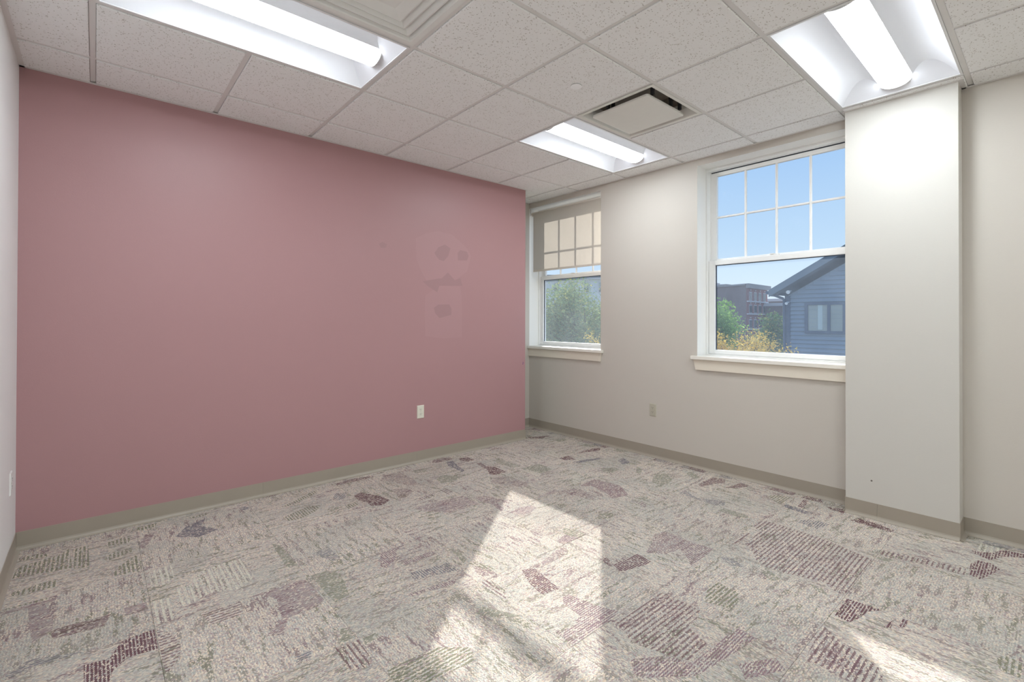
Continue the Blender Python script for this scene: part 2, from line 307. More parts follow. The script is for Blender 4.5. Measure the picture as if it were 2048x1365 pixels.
# ------------------------------------------------------------------ floor: slab, carpet tiles with inlaid yarn shapes
mb = MB(); mb.box(LX-0.25, WX+0.25, BY-0.2, RY+0.2, -0.20, -0.008)
floor = mb.build('floor', M_slab); tag(floor, 'patterned carpet tile floor in beige, mauve and olive yarn', 'floor', kind='structure')
PATCH_TEXT = '''
gy -0.295,3.617 -0.2,3.63 -0.182,3.55 -0.288,3.58
gy -0.296,3.358 -0.288,3.49 -0.143,3.532 -0.102,3.595 -0.081,3.309 -0.191,3.334
gy -0.088,3.566 -0.024,3.579 -0.017,3.253 -0.076,3.29
gy 0.051,3.549 0.164,3.58 0.145,3.467 0.055,3.493
gy 0.039,3.309 0.071,3.376 0.16,3.383 0.153,3.321 0.052,3.282
gy 0.089,3.16 0.174,3.27 0.183,3.137 0.18,3.037 0.065,3.068
gy -0.287,3.186 -0.213,3.207 -0.13,3.212 -0.133,3.125 -0.272,3.138
gy -0.298,3.048 -0.159,3.038 -0.15,3.005 -0.298,3.022
mx -0.215,2.986 -0.162,2.973 -0.125,2.782 -0.124,2.705 -0.177,2.635 -0.198,2.798
px -0.131,2.701 0.054,2.681 0.035,2.593 -0.12,2.62
mx 0.099,2.7 0.175,2.688 0.178,2.609 0.1,2.625
sx -0.234,2.46 -0.174,2.519 -0.111,2.487 -0.03,2.448 -0.085,2.448 -0.176,2.46 -0.22,2.435
mx -0.3,3.002 -0.124,2.996 -0.127,2.973 -0.297,2.977
py -0.026,2.35 0.045,2.334 0.079,2.419 0.153,2.443 0.186,2.432 0.187,2.282 0.098,2.295 0.053,2.244 0.04,2.175 -0.024,2.231
ss 0.352,3.381 0.414,3.505 0.528,3.578 0.486,3.466 0.557,3.334 0.45,3.294
mx 0.186,3.382 0.223,3.537 0.27,3.539 0.232,3.402 0.204,3.308
gy 0.184,3.684 0.288,3.688 0.277,3.626 0.186,3.613
gy 0.444,3.651 0.542,3.671 0.541,3.619 0.452,3.606
ly 0.205,2.994 0.299,3.026 0.294,2.868 0.259,2.81 0.202,2.817
ly 0.285,2.73 0.344,2.735 0.377,2.827 0.489,2.859 0.579,2.85 0.591,2.608 0.506,2.536 0.403,2.585 0.352,2.564 0.297,2.536 0.277,2.604
ly 0.193,2.678 0.265,2.667 0.262,2.461 0.198,2.461
wx 0.342,2.425 0.488,2.419 0.481,2.314 0.366,2.314
mx 0.505,2.43 0.764,2.426 0.777,2.19 0.732,2.154 0.613,2.153 0.57,2.05 0.515,2.088 0.593,2.17 0.616,2.332 0.583,2.413
wx 0.191,2.424 0.224,2.374 0.254,2.268 0.244,2.174 0.195,2.098 0.19,2.161
sx 0.56,1.887 0.625,1.894 0.611,1.851 0.557,1.847
gs 0.746,2.931 0.78,2.861 0.788,2.58 0.732,2.596
gs 0.796,2.441 0.865,2.436 0.915,2.364 0.876,2.154 0.803,2.137
my 1.151,2.414 1.245,2.432 1.207,2.332 1.115,2.26 1.089,2.283
my 1.201,2.259 1.398,2.263 1.369,2.215 1.203,2.227
sy 1.173,2.137 1.389,2.095 1.375,2.003 1.159,2.068
my 1.079,1.975 1.319,1.941 1.283,1.907 1.142,1.944 1.082,1.949
gs 0.751,1.936 0.784,1.926 0.785,1.851 0.712,1.846
gs 0.796,1.824 0.86,1.821 0.845,1.789 0.789,1.778
wy 0.686,1.835 0.78,1.829 0.771,1.65 0.693,1.682
gx 0.792,1.602 0.987,1.587 1.084,1.502 1.063,1.431 0.86,1.454 0.773,1.53
ps 1.387,3.335 1.452,3.369 1.525,3.203 1.543,3.088 1.462,3.042 1.4,3.073 1.405,3.161 1.379,3.231
py 1.374,3.671 1.514,3.698 1.677,3.666 1.668,3.626 1.493,3.626 1.373,3.629
wx 1.742,3.609 1.878,3.589 1.89,3.385 1.846,3.245 1.785,3.269 1.719,3.443 1.684,3.504
wx 1.651,3.275 1.748,3.217 1.751,3.134 1.651,3.067 1.603,3.06 1.626,3.165
gy 0.921,3.448 1.021,3.497 1.222,3.65 1.217,3.574 1.099,3.5 1.005,3.442
gy 0.894,3.261 1.079,3.354 1.149,3.316 1.09,3.235 0.973,3.173 0.909,3.19
sy 1.262,3.407 1.311,3.466 1.372,3.439 1.332,3.321 1.267,3.33
gy 1.273,3.207 1.367,3.218 1.338,3.15 1.262,3.128
ss 0.724,3.598 0.758,3.635 0.775,3.576 0.738,3.565
gs 1.964,3.582 2.064,3.564 2.121,3.55 2.048,3.474 1.969,3.493
sx 0.879,2.651 0.97,2.689 0.973,2.513 0.934,2.506
ss 2.34,3.6 2.396,3.591 2.338,3.414 2.314,3.293 2.272,3.261 2.282,3.391 2.284,3.498
ps 2.47,3.607 2.557,3.592 2.549,3.477 2.484,3.475 2.44,3.533
ps 2.508,3.265 2.565,3.216 2.554,3.033 2.438,3.018 2.411,3.074
px 2.502,3.383 2.551,3.378 2.511,3.227 2.467,3.212
wx 2.352,2.997 2.484,2.962 2.497,2.72 2.444,2.651 2.386,2.73 2.318,2.846 2.287,2.903
gs 2.018,3.258 2.117,3.314 2.197,3.18 2.103,3.123 1.992,3.145
gs 2.712,3.016 2.914,3.023 2.886,2.828 2.746,2.814 2.673,2.912
gx 2.679,3.344 2.737,3.374 2.748,3.056 2.667,3.09 2.643,3.259
ps 3.151,3.013 3.287,3.019 3.248,2.888 3.157,2.947
ps 3.391,3.015 3.621,3.042 3.727,2.997 3.657,2.941 3.499,2.987
ps 3.481,3.785 3.587,3.721 3.713,3.669 3.551,3.639 3.457,3.721
gs 3.616,3.501 3.731,3.483 3.701,3.4 3.586,3.43
ss 3.155,2.851 3.315,2.83 3.457,2.78 3.423,2.752 3.22,2.794
gs 3.624,3.183 3.734,3.188 3.771,3.055 3.691,3.052
mx 1.596,2.868 1.97,2.826 1.976,2.626 1.742,2.632 1.621,2.759
mx 2.01,2.74 2.091,2.732 2.127,2.589 2.045,2.52 2.003,2.65
mx 2.338,2.454 2.549,2.477 2.527,2.416 2.408,2.417
wy 1.941,3.118 1.98,3.084 1.961,2.937 1.896,2.915 1.918,3.055
wy 1.7,2.987 1.837,3.018 1.838,2.966 1.697,2.941
ly 3.169,3.208 3.297,3.231 3.209,3.045 3.146,3.058
lx 2.653,2.963 2.725,2.969 2.729,2.796 2.677,2.777
wx 2.572,2.429 2.71,2.39 2.683,2.254 2.626,2.153 2.593,2.231 2.56,2.361
ms 2.754,2.409 2.954,2.441 2.988,2.204 2.88,2.056 2.734,2.083 2.8,2.204 2.821,2.35
wx 2.817,1.962 2.848,1.911 2.813,1.849 2.754,1.856
gs 3.243,2.097 3.42,2.193 3.509,2.149 3.426,2.029 3.285,1.987 3.233,2.048
gs 3.212,2.58 3.315,2.526 3.315,2.455 3.176,2.44 3.147,2.498
gs 3.642,2.033 3.708,2.026 3.64,1.905 3.554,1.917
sx 3.168,1.83 3.279,1.838 3.197,1.703 3.293,1.546 3.206,1.505 3.162,1.543 3.164,1.67 3.173,1.749
px 3.475,1.851 3.705,1.848 3.74,1.755 3.65,1.713 3.589,1.751 3.436,1.798
sx 3.648,2.235 3.7,2.155 3.67,2.11 3.625,2.184
ly 2.879,2.601 3.027,2.637 2.803,2.452 2.736,2.452
gs 3.354,2.317 3.489,2.41 3.458,2.33 3.315,2.253
ss 3.509,2.621 3.618,2.647 3.546,2.511 3.446,2.522
px 1.998,1.523 2.19,1.505 2.176,1.407 2.102,1.416 1.972,1.453
mx 2.458,1.574 2.543,1.563 2.538,1.364 2.551,1.26 2.28,1.245 2.338,1.29 2.413,1.381 2.306,1.403 2.235,1.483 2.369,1.532
gx 2.166,1.098 2.244,1.084 2.231,0.988 2.178,0.959 2.083,0.948 2.051,1.035 2.044,1.053
sy 2.498,1.201 2.528,1.157 2.485,1.064 2.442,1.118
wx 1.964,1.235 1.973,1.152 1.969,1.025 1.826,1.002 1.781,0.899 1.654,0.898 1.615,0.983 1.57,1.111 1.61,1.162 1.616,1.238 1.726,1.228
mx 1.493,1.056 1.61,0.979 1.648,0.895 1.995,0.874 1.977,0.791 1.6,0.851 1.426,0.989
mx 1.77,0.78 1.905,0.703 1.866,0.656 1.71,0.732
gs 2.501,0.989 2.544,0.966 2.501,0.901 2.444,0.923
py 1.995,1.607 2.034,1.59 2.002,1.519 1.974,1.52
py 1.612,1.795 1.671,1.758 1.632,1.551 1.537,1.573 1.556,1.668
wy 1.384,1.845 1.436,1.825 1.434,1.712 1.386,1.647 1.374,1.729
mx 1.587,1.494 1.63,1.492 1.662,1.349 1.696,1.266 1.637,1.245 1.518,1.244 1.389,1.242 1.396,1.351 1.472,1.322 1.554,1.358 1.557,1.452
gs 1.222,1.66 1.277,1.677 1.363,1.516 1.282,1.567
my 1.915,1.828 1.957,1.808 1.914,1.761 1.704,1.744 1.678,1.766
gs 1.454,2.181 1.492,2.182 1.464,2.059 1.431,2.042
gy 1.448,2.027 1.49,2.006 1.526,1.885 1.487,1.89
wx 3.015,1.243 3.15,1.239 3.159,1.173 3.15,0.915 3.073,0.665 3.068,0.656 2.579,0.655 2.577,0.689 2.634,0.749 2.576,0.906 2.566,1.029 2.71,1.128 2.744,1.174 2.852,1.176 2.976,1.187
wx 2.646,1.229 2.878,1.237 2.909,1.211 2.731,1.201
ps 3.567,0.873 3.64,0.849 3.635,0.757 3.6,0.658 3.553,0.664 3.554,0.789
ss 3.489,1.258 3.548,1.23 3.511,1.064 3.464,1.095
ps 3.705,1.047 3.741,0.949 3.665,0.93 3.672,1.009
px 3.541,1.666 3.744,1.632 3.734,1.554 3.624,1.594
gs 3.088,1.499 3.149,1.489 3.172,1.382 3.129,1.296 3.084,1.356
gx 3.61,1.393 3.705,1.336 3.712,1.254 3.508,1.265
sx 3.291,1.096 3.389,1.049 3.408,0.936 3.265,0.969
wx 3.169,0.651 3.371,0.656 3.369,0.643 3.185,0.637
px 3.561,1.173 3.728,1.191 3.733,1.162 3.558,1.131
px 2.37,0.637 2.553,0.64 2.565,0.545 2.565,0.511 2.508,0.55 2.417,0.563 2.359,0.583
px 2.429,0.48 2.531,0.463 2.441,0.459
px 2.473,0.441 2.557,0.44 2.56,0.417 2.495,0.422
wx 1.968,0.628 2.259,0.65 2.2,0.583 2.127,0.424 2.049,0.409 1.981,0.469 1.983,0.582
wx 3.178,0.653 3.24,0.634 3.278,0.479 3.316,0.317 3.223,0.308 3.214,0.47 3.158,0.618
px 3.4,0.306 3.479,0.286 3.484,0.233 3.432,0.199 3.307,0.234 3.231,0.257 3.247,0.301
px 3.599,0.319 3.742,0.194 3.757,0.128 3.7,0.126 3.638,0.198 3.527,0.245 3.559,0.302
gx 2.517,0.163 2.568,0.134 2.555,0.088 2.444,0.085 2.447,0.143
gs 3.104,0.649 3.144,0.631 3.149,0.576 3.097,0.596
lx 3.595,0.305 3.802,0.293 3.802,0.197 3.655,0.235
gs 2.559,0.791 2.582,0.757 2.521,0.706 2.51,0.741
'''
PATCHES = []
for line in PATCH_TEXT.strip().split('\n'):
    w = line.split(); PATCHES.append((w[0], [tuple(map(float, q.split(','))) for q in w[1:]]))
def clip(poly, x0, x1, y0, y1):
    for ax, lim, sgn in ((0, x0, 1), (0, x1, -1), (1, y0, 1), (1, y1, -1)):
        res = []
        for i in range(len(poly)):
            a, b = poly[i-1], poly[i]; da = (a[ax]-lim)*sgn; db = (b[ax]-lim)*sgn
            if da >= 0: pass
            if (da >= 0) != (db >= 0):
                u = da/(da-db); res.append((a[0]+(b[0]-a[0])*u, a[1]+(b[1]-a[1])*u))
            if db >= 0: res.append(b)
        poly = res
        if len(poly) < 3: return []
    return poly
def parea(q): return 0.5*sum(q[i-1][0]*q[i][1]-q[i][0]*q[i-1][1] for i in range(len(q)))
TS = 0.595; TX0, TY0 = 0.187, 0.65
def lines(o, s, a, b):
    n0 = math.ceil((a-o)/s-1e-6); r = [a]; x = o+n0*s
    while x < b-0.02:
        if x > a+0.02: r.append(x)
        x += s
    return r+[b]
xs = lines(TX0, TS, LX, WX); ys = lines(TY0, TS, BY, RY)
rng = random.Random(21)
for i in range(len(xs)-1):
    for j in range(len(ys)-1):
        x0, x1, y0, y1 = xs[i]+0.0006, xs[i+1]-0.0006, ys[j]+0.0006, ys[j+1]-0.0006
        if y0 > PY-0.01 and x1 < EX: continue
        ci = round((xs[i+1]-TX0)/TS); cj = round((ys[j+1]-TY0)/TS)
        base = 'bx' if (ci+cj) % 2 else 'by'
        mb = MB(); mats = [cmat(base)]; keys = [base]
        mb.box(x0, x1, y0, y1, -0.008, 0.0)
        pl = [(kk, q) for kk, q in PATCHES if x0 <= sum(a for a, b in q)/len(q) <= x1 and y0 <= sum(b for a, b in q)/len(q) <= y1]
        if not pl:
            for _ in range(rng.randint(3, 5)):
                cx_, cy_ = rng.uniform(x0, x1), rng.uniform(y0, y1); w_, h_ = rng.uniform(0.05, 0.16), rng.uniform(0.02, 0.09); a_ = rng.uniform(0, 6.28)
                q = [(cx_+math.cos(a_+th)*w_*rng.uniform(.7, 1.2), cy_+math.sin(a_+th)*h_*rng.uniform(.7, 1.3)) for th in (0.3, 1.2, 2.4, 3.4, 4.3, 5.4)]
                pl.append((rng.choice(['p', 'm', 'w', 'g', 's'])+base[1], q))
        for n_, (kk, q) in enumerate(pl):
            q = clip(q, x0+0.002, x1-0.002, y0+0.002, y1-0.002)
            if len(q) < 3: continue
            if parea(q) < 0: q = q[::-1]
            if kk not in keys: keys.append(kk); mats.append(cmat(kk))
            mb.poly([(a, b, 0.0004+0.0001*(n_ % 6)) for a, b in q], keys.index(kk))
        mb.build('carpet_tile', mats, floor, fix=False)

# ------------------------------------------------------------------ walls
def wall_x(name, mats, x0, x1, y0, y1, z0, z1, holes):
    """wall slab between x0 and x1 with rectangular openings (ya,yb,za,zb)"""
    yy = sorted({y0, y1, *[h[0] for h in holes], *[h[1] for h in holes]}); zz = sorted({z0, z1, *[h[2] for h in holes], *[h[3] for h in holes]})
    inh = lambda a, b: any(h[0]-1e-6 <= a and b <= h[1]+1e-6 for h in holes)
    mb = MB(); hole = lambda i, k: any(h[0] <= (yy[i]+yy[i+1])/2 <= h[1] and h[2] <= (zz[k]+zz[k+1])/2 <= h[3] for h in holes)
    for i in range(len(yy)-1):
        for k in range(len(zz)-1):
            if hole(i, k): continue
            a, b, c, d = yy[i], yy[i+1], zz[k], zz[k+1]
            mb.poly([(x0, b, c), (x0, a, c), (x0, a, d), (x0, b, d)]); mb.poly([(x1, a, c), (x1, b, c), (x1, b, d), (x1, a, d)], 1)
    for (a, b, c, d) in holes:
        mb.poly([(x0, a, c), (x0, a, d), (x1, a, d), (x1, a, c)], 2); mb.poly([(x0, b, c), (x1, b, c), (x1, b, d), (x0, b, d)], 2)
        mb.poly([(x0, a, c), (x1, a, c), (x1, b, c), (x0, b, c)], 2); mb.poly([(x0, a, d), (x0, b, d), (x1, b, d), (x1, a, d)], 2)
    for (a, b) in ((y0, y0), (y1, y1)):
        mb.poly([(x0, a, z0), (x1, a, z0), (x1, a, z1), (x0, a, z1)])
    for c in (z0, z1): mb.poly([(x0, y0, c), (x1, y0, c), (x1, y1, c), (x0, y1, c)])
    return mb.build(name, mats, fix=False)
ZT = 2.90
M_ext = paint('brick_red_outer_wall', (0.28, 0.14, 0.10, 1), 0.85, 0.2, 0.1)
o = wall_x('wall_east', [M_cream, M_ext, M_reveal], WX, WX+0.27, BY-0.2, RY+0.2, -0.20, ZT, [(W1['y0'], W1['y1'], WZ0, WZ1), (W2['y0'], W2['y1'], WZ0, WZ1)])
tag(o, 'cream painted wall with two tall windows', 'wall', kind='structure'); wall_east = o
mb = MB(); mb.box(LX-0.2, EX, PY, PY+0.36, -0.008, ZT, 0)
wall_north = mb.build('wall_north', [M_purple, M_cream])
for pg in wall_north.data.polygons:
    if pg.normal.x > 0.9: pg.material_index = 1
tag(wall_north, 'dusty mauve accent wall with paint touch-up spots', 'wall', kind='structure')
mb = MB(); mb.box(EX-0.2, WX, RY, RY+0.2, -0.008, ZT); tag(mb.build('wall_recess', M_cream), 'narrow cream wall at the end of the corner recess', 'wall', kind='structure')
mb = MB(); mb.box(LX-0.2, LX, BY-0.2, PY, -0.008, ZT); wall_west = tag(mb.build('wall_west', M_white), 'plain white wall at the left edge', 'wall', kind='structure')
mb = MB(); mb.box(LX, WX, BY-0.2, BY, -0.008, ZT); tag(mb.build('wall_south', M_cream), 'plain cream wall behind the viewer', 'wall', kind='structure')
mb = MB(); mb.box(CX0, WX, CY0, CY1, 0.0, ZCEIL+0.02)
pier = mb.build('wall_pier', M_cream2, bevel=0.002); tag(pier, 'boxed-out pale cream pier to the right of the tall window', 'pier', kind='structure')
mb = MB(); mb.tube((CX0+0.001, 0.793, 0.239), (CX0-0.0006, 0.793, 0.239), 0.0055, n=10); mb.build('nail_hole', M_hole, pier)

# touch-up paint shapes on the mauve wall (real films of paint, under a millimetre thick)
def film(name, mat, pts, d):
    mb = MB(); mb.prism([(a, PY-d, b) for a, b in pts], (0, d-0.0001, 0)); return mb.build(name, mat, wall_north)
film('paint_touch_up', M_touch, [(2.107, 1.974), (2.211, 2.035), (2.337, 2.066), (2.480, 2.058), (2.579, 1.997), (2.655, 1.942), (2.707, 1.874), (2.656, 1.722), (2.580, 1.665), (2.518, 1.630), (2.445, 1.697), (2.374, 1.642), (2.213, 1.608), (2.163, 1.688), (2.113, 1.791)], 0.00030)
film('paint_touch_up', M_touchd, [(2.297, 1.866), (2.338, 1.920), (2.408, 1.953), (2.468, 1.924), (2.444, 1.850), (2.397, 1.800), (2.350, 1.806), (2.315, 1.838)], 0.00050)
film('paint_touch_up', M_touchd, [(2.548, 1.890), (2.579, 1.919), (2.655, 1.911), (2.675, 1.871), (2.656, 1.827), (2.555, 1.818)], 0.00050)
film('paint_touch_up', M_touch, [(2.202, 1.474), (2.350, 1.570), (2.580, 1.571), (2.600, 1.436), (2.601, 1.093), (2.387, 1.089), (2.204, 1.111), (2.197, 1.317)], 0.00030)
film('paint_touch_up', M_touchd, [(2.293, 1.368), (2.339, 1.397), (2.458, 1.402), (2.482, 1.361), (2.480, 1.305), (2.352, 1.274), (2.305, 1.319)], 0.00050)
film('paint_touch_up', M_touchd, [(2.179, 1.601), (2.339, 1.635), (2.374, 1.637), (2.439, 1.697), (2.518, 1.628), (2.580, 1.654), (2.605, 1.583), (2.350, 1.570), (2.327, 1.509), (2.224, 1.564)], 0.00050)
film('paint_touch_up', M_touchd, [(1.763, 1.890), (1.794, 1.911), (1.835, 1.894), (1.826, 1.864), (1.781, 1.859)], 0.00050)
mb = MB(); mb.prism([(3.374, PY-0.0006, 0.787), (3.380, PY-0.0006, 0.787), (3.386, PY-0.0006, 0.812), (3.379, PY-0.0006, 0.818)], (0, 0.0005, 0)); mb.build('scuff_mark', M_mark, wall_north)

# ------------------------------------------------------------------ cove base
def base_run(name, segs, label):
    prof = [(0.0, 0.100), (0.0032, 0.100), (0.0036, 0.022), (0.0060, 0.014), (0.0110, 0.0075), (0.0200, 0.0026), (0.0205, 0.0006), (0.0, 0.0006)]
    root = empty(name, (0, 0, 0)); tag(root, label, 'baseboard', kind='structure')
    for (a, b, n) in segs:
        mb = MB(); pts = [(a[0]+n[0]*d, a[1]+n[1]*d, z) for d, z in prof]
        mb.prism(pts, (b[0]-a[0], b[1]-a[1], 0)); mb.build('vinyl_strip', M_base, root)
    return root
base_run('baseboard_north', [((LX+0.004, PY), (0.895, PY), (0, -1)), ((0.8958, PY), (2.12, PY), (0, -1)), ((2.1208, PY), (EX, PY), (0, -1))], 'taupe vinyl base along the mauve wall')
base_run('baseboard_recess', [((EX, PY-0.004), (EX, RY), (1, 0)), ((EX+0.005, RY), (WX-0.005, RY), (0, -1))], 'short taupe vinyl base inside the corner recess')
base_run('baseboard_east', [((WX, RY), (WX, 2.18), (-1, 0)), ((WX, 2.1792), (WX, CY1+0.004), (-1, 0)), ((WX, CY0-0.004), (WX, BY), (-1, 0))], 'taupe vinyl base along the window wall')
base_run('baseboard_pier', [((CX0, CY1), (CX0, 0.764), (-1, 0)), ((CX0, 0.7632), (CX0, CY0), (-1, 0)), ((CX0-0.004, CY1), (WX, CY1), (0, 1)), ((CX0-0.004, CY0), (WX, CY0), (0, -1))], 'taupe vinyl base wrapping the pier')
base_run('baseboard_west', [((LX, PY), (LX, 2.62), (1, 0)), ((LX, 2.6192), (LX, BY), (1, 0))], 'taupe vinyl base along the white wall')
base_run('baseboard_south', [((LX, BY), (WX, BY), (0, 1))], 'taupe vinyl base behind the viewer')

# ------------------------------------------------------------------ ceiling: deck, tees, tegular tiles
mb = MB(); mb.box(LX-0.2, WX+0.27, BY-0.2, RY+0.2, ZT, ZT+0.15)
ceiling = mb.build('ceiling', M_slab); tag(ceiling, 'suspended ceiling of fissured white tiles in a metal grid', 'ceiling', kind='structure')
gxs = lines(GX0, G, LX, WX); gys = lines(GY0, G, BY, PY)
ZTEE = ZCEIL+0.007
LIGHTS = [(0, 2), (4, 2), (4, -1), (0, -1), (0, -4), (4, -4)]  # last pair unseen, added behind the viewer as fill light
for x in gxs[1:-1]:
    y1 = RY if x > EX else PY
    cuts = sorted((GY0+b_*G-0.012, GY0+(b_+1)*G+0.012) for a_, b_ in LIGHTS if abs(GX0+(a_+1)*G-x) < 0.01)
    runs = []; y = BY
    for c0_, c1_ in cuts: runs.append((y, c0_)); y = c1_
    runs.append((y, y1))
    for ya, yb in runs:
        if yb-ya < 0.03: continue
        mb = MB(); mb.box(x-0.012, x+0.012, ya, yb, ZTEE, ZTEE+0.0025); mb.box(x-0.001, x+0.001, ya, yb, ZTEE+0.0025, ZTEE+0.035); mb.build('grid_tee', M_tee, ceiling)
for y in gys[1:-1]:
    mb = MB(); mb.box(LX, WX, y-0.012, y+0.012, ZTEE-0.0004, ZTEE+0.002); mb.box(LX, WX, y-0.001, y+0.001, ZTEE+0.0025, ZTEE+0.035); mb.build('grid_tee', M_tee, ceiling)
mb = MB(); mb.box(EX, WX, 3.995-0.012, 3.995+0.012, ZTEE-0.0004, ZTEE+0.002); mb.build('grid_tee', M_tee, ceiling)
for (x0, x1, y0, y1) in ((LX, LX+0.022, BY, PY), (LX, EX, PY-0.022, PY), (WX-0.022, WX, BY, CY0), (WX-0.022, WX, CY1, RY), (EX, WX, RY-0.022, RY), (EX, EX+0.022, PY, RY), (CX0-0.02, CX0, CY0-0.02, CY1+0.01), (CX0, WX, CY0-0.02, CY0)):
    mb = MB(); mb.box(x0, x1, y0, y1, ZCEIL-0.0015, ZCEIL+0.0005); mb.build('wall_angle', M_tee, ceiling)
def slot(i, j): return (gxs[i], gxs[i+1], gys[j], gys[j+1])
J0 = gys.index(min(gys, key=lambda v: abs(v-GY0))); I0 = 1
used = set()
def cell(a, b): return (I0+a, J0+b)      # grid cell counted from the corner (GX0,GY0)
for a, b in LIGHTS: used |= {cell(a, b), cell(a+1, b)}
used |= {cell(1, 1), cell(4, 1)}
tile_cache = {}
E_ = 0.0135
def tile_mesh(w, h):
    key = (round(w, 4), round(h, 4))
    if key not in tile_cache:
        mb = MB(); b = 0.004
        a0, a1, c0, c1 = -w/2, w/2, -h/2, h/2
        lo = [(a0+b, c0+b, 0), (a1-b, c0+b, 0), (a1-b, c1-b, 0), (a0+b, c1-b, 0)]; mid = [(a0, c0, b*0.6), (a1, c0, b*0.6), (a1, c1, b*0.6), (a0, c1, b*0.6)]; hi = [(p_[0], p_[1], 0.016) for p_ in mid]
        mb.poly(lo[::-1])
        for i in range(4):
            j = (i+1) % 4; mb.poly([lo[i], lo[j], mid[j], mid[i]]); mb.poly([mid[i], mid[j], hi[j], hi[i]])
        mb.poly(hi); tile_cache[key] = mb.mesh('ceiling_tile', M_tile)
    return tile_cache[key]
def put_tile(x0, x1, y0, y1):
    o = bpy.data.objects.new('ceiling_tile', tile_mesh(x1-x0, y1-y0)); COL.objects.link(o); o.parent = ceiling; o.location = ((x0+x1)/2, (y0+y1)/2, ZCEIL)
nI, nJ = len(gxs)-1, len(gys)-1
for i in range(nI):
    for j in range(nJ):
        if (i, j) in used: continue
        x0, x1, y0, y1 = slot(i, j)
        x0 += E_ if i > 0 else 0; x1 -= E_ if i < nI-1 else 0; y0 += E_ if j > 0 else 0; y1 -= E_ if j < nJ-1 else 0
        if (i, j) == (nI-1, J0-1):
            put_tile(x0, CX0-0.001, y0, y1); put_tile(CX0, x1, y0, CY0-0.001); continue
        if i == nI-1 and j == nJ-1: y1 = 3.995-E_
        put_tile(x0, x1, y0, y1)
put_tile(EX+0.001, gxs[-2]-E_, PY+0.001, 3.995-E_); put_tile(EX+0.001, gxs[-2]-E_, 3.995+E_, RY-0.001); put_tile(gxs[-2]+E_, WX-0.001, 3.995+E_, RY-0.001)

# ------------------------------------------------------------------ recessed lights
def make_light():
    root = empty('recessed_ceiling_light')
    Lh, Wh = G-0.0125, G/2-0.0125           # half length (x), half width (y)
    mb = MB(); fl = 0.011
    mb.box(-Lh, Lh, -Wh, -Wh+fl, 0, 0.004); mb.box(-Lh, Lh, Wh-fl, Wh, 0, 0.004); mb.box(-Lh, -Lh+fl, -Wh+fl, Wh-fl, 0, 0.004); mb.box(Lh-fl, Lh, -Wh+fl, Wh-fl, 0, 0.004)
    mb.build('frame', M_fixt, root)
    mb = MB(); mb.box(-Lh+0.002, Lh-0.002, -Wh+0.002, Wh-0.002, 0.140, 0.150)
    for s_ in (-1, 1): mb.box(-Lh+0.002, Lh-0.002, min(s_*(Wh-0.006), s_*(Wh-0.002)), max(s_*(Wh-0.006), s_*(Wh-0.002)), 0.004, 0.140); mb.box(min(s_*(Lh-0.006), s_*(Lh-0.002)), max(s_*(Lh-0.006), s_*(Lh-0.002)), -Wh+0.006, Wh-0.006, 0.004, 0.140)
    mb.build('housing', M_fixt, root)
    yi, yo = 0.082, Wh-fl
    for s_ in (-1, 1):                       # curved side reflectors
        arc = []
        for k in range(17):
            u = k/16; y = yi+(yo-yi)*u; z = 0.060*(1-u)+0.004*u + 0.064*math.sin(math.pi*u**0.85)
            arc.append((s_*y, z))
        mb = MB(); mb.sheet([(-Lh+fl, y, z) for y, z in arc], [(Lh-fl, y, z) for y, z in arc]); mb.build('reflector', M_reflect, root, smooth=True)
    for s_ in (-1, 1):                       # slanted end plates
        mb = MB(); xe = s_*(Lh-fl); mb.sheet([(xe, -yo, 0.004), (xe, yo, 0.004)], [(xe-s_*0.125, -yo, 0.136), (xe-s_*0.125, yo, 0.136)]); mb.build('end_plate', M_reflect, root)
    mb = MB(); pr = []; nseg = 14            # rounded lens
    for k in range(nseg+1):
        th = math.pi*(k/nseg); pr.append((-0.080*math.cos(th), 0.064-0.050*math.sin(th)))
    xl = Lh-0.052
    for k in range(nseg):
        (a, za), (b, zb) = pr[k], pr[k+1]; mid = abs((k+0.5)/nseg-0.5)
        xt = xl-0.27                         # glowing core cut short to dim the light on the pier top
        for xa, xb, core in ((-xl, -xt, 0), (-xt, xt, 1), (xt, xl, 0)):
            mb.poly([(xa, a, za), (xa, b, zb), (xb, b, zb), (xb, a, za)][::-1], 0 if mid < 0.20 and core else 1)
    lens = mb.build('lens', [M_lamp_d, M_lamp_s], root, fix=False)
    for s_ in (-1, 1):
        mb = MB(); mb.prism([(s_*xl, y*1.02, z-0.001) for y, z in pr], (s_*0.006, 0, 0)); mb.build('lens_cap', M_fixt, root)
    return root
LAB = {(0, 2): 'long recessed ceiling light closest to the mauve wall', (4, 2): 'recessed ceiling light beside the square return grille', (4, -1): 'recessed ceiling light in front of the pier',
       (0, -1): 'recessed ceiling light overhead of the viewer', (0, -4): 'unseen recessed light added as fill behind the viewer by the white wall', (4, -4): 'unseen recessed light added as fill behind the viewer by the window wall'}
proto = None
for a, b in LIGHTS:
    o = make_light() if proto is None else copy_tree(proto)
    proto = proto or o
    o.location = (GX0+(a+1)*G, GY0+(b+0.5)*G, ZCEIL+0.002)
    tag(o, LAB[(a, b)], 'light', 'recessed ceiling lights')

